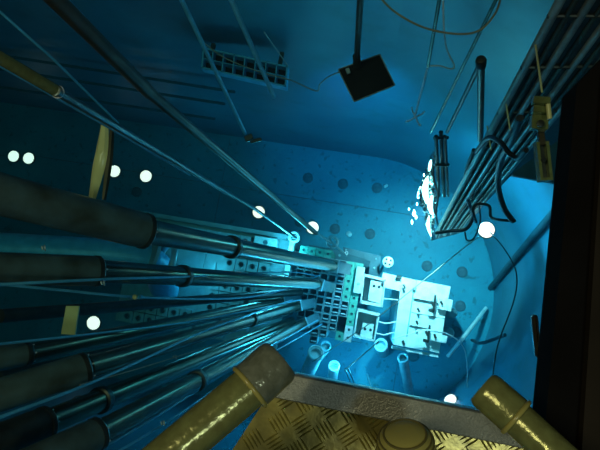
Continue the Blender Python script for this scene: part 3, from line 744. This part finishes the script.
# black hood with lamp
hp = [Q(339, 69.5, 2.9), Q(379.5, 55, 2.9), Q(394, 85, 2.95), Q(354.5, 101, 2.95)]
hc = sum(hp, V()) / 4
t = thing('hooded_lamp', hc, 'square black lamp hood on a pole, glowing blue beneath', 'lamp')
mb = MB(); nrm = (hp[1] - hp[0]).cross(hp[2] - hp[0]).normalized(); nrm = nrm if nrm.z > 0 else -nrm
mb.sheet(hp, nrm, .035); hood = mb.build('hood', 'brownblack', t, smooth=False)
mb = MB(); hs = [hc + (p - hc) * 1.03 for p in hp]
for a, b in zip(hs, hs[1:] + hs[:1]): mb.tube([a, b], .0035, 6)
mb.build('hood_edge', 'brace', hood)
mb = MB(); hl = [hc + (p - hc) * .7 - nrm * .0355 for p in hp]; mb.sheet(hl, nrm, .008)
M['blens'] = mat('blue_lens', (.5, .7, .9), .4, emit=(.2, .6, 1), es=8); mb.build('lens', 'blens', hood)
mb = MB(); mb.tube(QS([(362, -25, 2.2), (356.5, 62, 2.86)]), .0145, 16); mb.tube(QS([(356.5, 56, 2.82), (357, 66, 2.9)]), .02, 12); mb.build('pole', 'brass', t)
mb = MB(); p = Q(348, 71, 2.88); mb.box(p, (.02, .03, .012), .3, .003); mb.build('clip', 'alu2', t)
rod('wire', 'thin grey wire looping from the wall tray to black hood', [(204, 43, 3.9), (225, 58, 3.9), (260, 72, 3.8), (290, 80, 3.6), (316, 91, 3.4), (320, 84, 3.3), (330, 76, 3.1), (346, 70, 2.92)], .0042, 'cable', 'wire', sm=True)
rod('wire', 'short thin cord leaning on the wall tray', [(264, 32, 3.6), (288, 66, 4.1)], .004, 'cable', 'wire')
for lb, p in (('highest of three dim ripple reflections along upper left wall', [(-20, 52, 5.0), (235, 92, 5.0)]), ('middle of three dim ripple reflections along upper left wall', [(-20, 66, 5.1), (225, 104, 5.1)]), ('lowest of three dim ripple reflections along upper left wall', [(-20, 84, 5.35), (215, 119, 5.35)])):
    rod('ripple_streak', lb, p, .013, 'ripplestreak', 'pipe', 'dim ripple reflections along the wall', seg=16)  # light streaks on the rippled water, built as thin solid bars

# ------------------------------------------------------------------ top right rods, cables
t = thing('grapple_rod', Q(415, 118, 4.4), 'upper thin grapple rod ending in small white hooks', 'rod')
mb = MB(); mb.tube(QS([(441, -10, 2.2), (428, 66, 2.9)]), .0085, 10); mb.build('rod', 'steel', t)
mb = MB(); mb.tube(QS([(428, 66, 2.9), (423, 85, 3.1), (415.5, 114, 3.4)]), .006, 8); mb.build('lower_rod', 'white', t)
hk = Q(415, 118, 3.42)
for a in (0.5, 1.9, 3.6, 5.2):
    dx = V((math.cos(a), math.sin(a), 0)); mb = MB(); mb.tube([hk + V((0, 0, .02)), hk + dx * .05, hk + dx * .062 + V((0, 0, .02)), hk + dx * .055 + V((0, 0, .035))], .0045, 8); mb.build('hook', 'white', t)
rod('cable', 'white kinked cable beside the grapple rod', [(443, -5, 2.4), (444, 30, 2.6), (447, 50, 2.75), (454, 65, 2.85), (451, 69, 2.86), (440, 66, 2.85), (430, 66, 2.85)], .0042, 'white', 'cable', sm=True)
rod('cable', 'thin brown cable sagging across the top right', [(375, -8, 2.3), (395, 12, 2.3), (425, 28, 2.3), (458, 34, 2.3), (480, 30, 2.3), (496, 12, 2.3), (502, -8, 2.3)], .0042, 'browncable', 'cable', sm=True)
rod('thin_rod', 'pale slanting rod between grapple rod and capped post', [(502, -12, 2.2), (465, 62, 2.9), (431, 132, 4.0)], .008, 'steel', seg=12)
t = thing('capped_post', Q(480, 150, 2.6), 'upright brown post with rounded cap and dark stay rod', 'post')
mb = MB(); mb.tube(QS([(481, 60, 2.35), (480.5, 140, 3.4)]), .0165, 18); mb.build('post', 'brass', t)
a, b = Q(481, 66, 2.36), Q(481, 56, 2.30); mb = MB(); mb.lathe(a, b - a, [(0, .021), (.035, .023), (.045, .019), (.05, .006)], 20); mb.build('cap', 'dark', t)
mb = MB(); mb.tube(QS([(479, 66, 2.42), (447, 132, 3.6)]), .0105, 12); mb.build('stay_rod', 'dark', t)

# ------------------------------------------------------------------ cable rack (long ladder frame down the right)
rk = thing('equipment_rack', Q(440, 238, 5.05), 'long dark rack of parallel tubes descending from top right', 'rack')
A0, A1 = Q(571, -20, 1.75), Q(434, 238, 5.0)
B0, B1 = Q(668, -20, 1.75), Q(458, 232, 5.0)
rr = [.016, .011, .015, .010, .014, .011, .016]
for k in range(7):
    f = k / 6; mb = MB(); mb.tube([A0.lerp(B0, f), A1.lerp(B1, f) + V((0, 0, .06 * (k % 3)))], rr[k], 14); mb.build('rack_tube', ('rack', 'steel')[k % 2], rk)
for f in (.06, .16, .28, .40, .52, .64, .76, .86, .95):
    a, b = A0.lerp(A1, f), B0.lerp(B1, f); e = (b - a) * .06
    mb = MB(); mb.tube([a - e + V((0, 0, .02)), b + e + V((0, 0, .02))], .008, 8); mb.build('cross_bar', 'dark', rk)
bk = V((0, 0, -.07))
mb = MB(); pp = [A0 + bk, B0 + bk + (B0 - A0) * 1.1, B0.lerp(B1, .50) + bk + (B0 - A0) * .12, B1 + bk, A1 + bk]
nb = (pp[1] - pp[0]).cross(pp[4] - pp[0]).normalized(); mb.sheet(pp, nb, .012); mb.build('back_plate', 'dark', rk)
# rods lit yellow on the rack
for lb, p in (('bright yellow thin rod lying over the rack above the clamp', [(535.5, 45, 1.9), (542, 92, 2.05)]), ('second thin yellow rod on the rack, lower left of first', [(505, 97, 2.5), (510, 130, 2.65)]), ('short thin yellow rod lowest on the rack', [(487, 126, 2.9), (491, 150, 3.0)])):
    P = QS(p); mb = MB(); mb.tube(P, .0036, 8); tag(mb.build('rack_rod', 'streak'), lb, 'rod')
# clamp
t = thing('pipe_clamp', Q(539, 130, 1.9), 'brass coloured clamp with slotted bar hanging on the rack', 'clamp')
mb = MB(); mb.box(Q(541, 101, 1.95), (.055, .024, .03), -.1, .002); mb.build('jaw', 'yellowgrey', t, smooth=False); mb = MB(); mb.box(Q(540, 110, 1.97), (.050, .024, .03), -.1, .002); mb.build('jaw', 'yellowgrey', t, smooth=False); mb = MB(); mb.box(Q(541, 105.5, 1.97), (.03, .04, .02), -.1, .002); mb.build('jaw_web', 'dark', t, smooth=False)
mb = MB(); mb.box(Q(539, 123, 2.0), (.055, .05, .035), -.1, .003); mb.build('jaw_body', 'yellowgrey', t, smooth=False); mb = MB(); mb.box(Q(541, 137, 2.04), (.022, .06, .02), .06, .002); mb.build('neck', 'brass', t, smooth=False)
mb = MB(); mb.lathe(Q(540, 124, 1.97), (0, 0, 1), [(0, .012), (.01, .012), (.012, .006)], 16); mb.build('bolt', 'dark', t)
mb = MB(); mb.lathe(Q(548, 104, 1.94), (0.1, -1, -.1), [(0, .008), (.05, .008)], 12); mb.build('screw', 'streak', t)
mb = MB(); c = Q(543, 162, 2.05); mb.ring_frame((c.x, c.y), (.021, .068), (.011, .058), c.z - .02, c.z + .02, .06); mb.build('slotted_bar', 'yellowgrey', t, smooth=False)
mb = MB(); mb.box(c - V((0, 0, .012)), (.024, .12, .01), .06); mb.lathe(Q(543, 160, 2.03), (0, 0, 1), [(0, .008), (.01, .008)], 12); mb.build('slot_back', 'dark', t)
# hoses
hoses = [('thick black hose dropping from the rack to a bend', [(520, 118, 2.3), (512, 140, 2.5), (501, 160, 2.8), (498, 185, 3.1), (504, 208, 3.3), (513, 221, 3.4)], .016),
         ('black hose loop running left from the thick hose end', [(515, 221, 3.4), (500, 220, 3.5), (491, 217, 3.6), (489, 206, 3.6), (478, 204, 3.6), (473, 210, 3.6), (476, 222, 3.7)], .009),
         ('black hose at the rack foot curling down', [(474, 150, 3.4), (466, 175, 3.7), (468, 200, 3.9), (473, 216, 4.1), (466, 229, 4.2), (452, 231, 4.3), (436, 233, 4.4)], .013),
         ('thin black loop beside the round white disc', [(479, 205, 4.0), (480, 222, 4.2), (474, 238, 4.4), (467, 240, 4.4), (465, 232, 4.4)], .007),
         ('black hose coiled around the rack beside the clamp', [(526, 150, 2.2), (518, 158, 2.3), (508, 152, 2.35), (500, 142, 2.45), (488, 138, 2.7), (476, 152, 3.0)], .011)]
for lb, p, r in hoses: rod('hose', lb, p, r, 'hose', 'hose', 'black hoses by the rack', sm=True)
# lamp cluster at the foot of the rack
t = thing('flood_lamp', Q(430, 205, 4.6), 'dazzling white flood lamp wrapped in foil at rack foot', 'lamp')
random.seed(3)
P = [(434, 152, 4.3), (431, 166, 4.3), (428, 180, 4.3), (427, 192, 4.35), (429, 204, 4.4), (430, 214, 4.5), (430, 224, 4.6), (433, 240, 4.8)]
wd = [.008, .030, .045, .060, .062, .050, .035, .02]
PP = smooth_pts(QS(P), 5); mb = MB(); rows = []
for n_, c in enumerate(PP):
    f = n_ / (len(PP) - 1) * 7; k0 = min(int(f), 6); w_ = wd[k0] + (wd[k0 + 1] - wd[k0]) * (f - k0); row = []
    for k in range(16):
        a = 2 * math.pi * k / 16; rr_ = w_ * random.uniform(.35, 1.25); row.append(c + V((math.cos(a) * rr_, random.uniform(-.01, .01), math.sin(a) * rr_)))
    rows.append(row)
mb.quad_loft(rows); mb.build('foil_shade', 'foil', t, smooth=False)
for pts_, r_ in (([(427, 178, 4.22), (425, 190, 4.24), (427, 203, 4.3)], .020), ([(432, 196, 4.2), (430, 206, 4.3), (432, 214, 4.35)], .017), ([(431, 160, 4.2), (429, 171, 4.2)], .010), ([(429, 216, 4.4), (428, 226, 4.5), (431, 236, 4.7)], .011), ([(421, 186, 4.4), (418, 198, 4.5)], .012)):
    pp = smooth_pts(QS(pts_), 4); mb = MB(); mb.tube(pp, [r_ * (.35 + .75 * math.sin(math.pi * (q + .4) / len(pp))) for q in range(len(pp))], 10); mb.build('bulb', 'flens', t)
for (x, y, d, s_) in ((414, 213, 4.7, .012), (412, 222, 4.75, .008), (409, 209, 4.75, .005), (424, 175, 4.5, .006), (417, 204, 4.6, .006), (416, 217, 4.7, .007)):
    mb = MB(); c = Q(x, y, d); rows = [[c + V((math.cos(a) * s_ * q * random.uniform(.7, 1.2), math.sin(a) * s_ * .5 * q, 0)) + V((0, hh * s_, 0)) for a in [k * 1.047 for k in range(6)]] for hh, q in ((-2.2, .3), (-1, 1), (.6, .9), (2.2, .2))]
    mb.quad_loft(rows); mb.build('glow_scrap', 'flens', t, smooth=False)  # these scraps emit, standing in for light caught on the foil
for x0, x1, r in ((436, 441, .012), (441, 446, .014), (445, 450, .011)):
    mb = MB(); mb.tube(QS([(x0, 132 + (x0 % 3) * 4, 3.8), (x1 - 2, 196, 4.5)]), r, 12); mb.build('support_tube', 'dark', t)
mb = MB(); c = Q(441, 138, 3.85); mb.box(c, (.10, .02, .03), 0, .004); mb.build('bracket', 'dark', t); mb = MB(); c = Q(442, 165, 4.1); mb.box(c, (.10, .02, .03), 0, .004); mb.build('bracket', 'dark', t)
mb = MB(); mb.tube(smooth_pts(QS([(432, 160, 4.2), (434, 180, 4.25), (438, 195, 4.3), (436, 215, 4.5), (440, 230, 4.7)])), .008, 8); mb.build('lead', 'hose', t)

# right wall pipe, rails and cord
def onwall(px, py, off=0.04):
    """point of the sight line on the curved wall"""
    r = R @ V(((px - 300) / F, -(py - 225) / F, -1))
    k = (RAD - off) / math.hypot(r.x, r.y); return CAM + r * k
P = [onwall(*p) for p in ((560, 205), (530, 240), (500, 276), (475, 308), (462, 330))]
mb = MB(); mb.tube(smooth_pts(P), .030, 12); tag(mb.build('wall_conduit', 'gridplate'), 'slanting dark conduit on the right curved wall', 'conduit')
P = [onwall(486, 308, .10), Q(463, 338, 6.7), Q(448, 356, 6.9)]
mb = MB(); mb.tube(P, .022, 12); tag(mb.build('prop_bar', 'alu'), 'bright bar leaning from wall towards the rig corner', 'bar')
rod('thin_rod', 'dark hooked rod behind the bright leaning bar', [(505, 335, 5.8), (482, 343, 6.2), (472, 340, 6.5)], .018, 'gridplate', 'rod', sm=True)
rod('cord', 'thin dark cord hanging from the round white disc past the right handrail', [(490, 232, 4.9), (505, 250, 4.8), (516, 272, 4.7), (514, 300, 4.7), (497, 348, 4.9), (491, 395, 5.0)], .0055, 'hose', 'cord', sm=True)
# shelf bracket plate on the right wall
mb = MB(); P = [onwall(503, 172, .0), onwall(556, 183, .0)]
a, b = P; dv = (b - a)
mb.prism([(p.x, p.y) for p in (Q(500, 173, 3.9), Q(560, 184, 3.9), Q(570, 130, 3.9), Q(510, 120, 3.9))], CZ - 3.94, CZ - 3.9)
tag(mb.build('wall_shelf', 'gridplate'), 'dark flat shelf on right wall behind the rack', 'shelf')
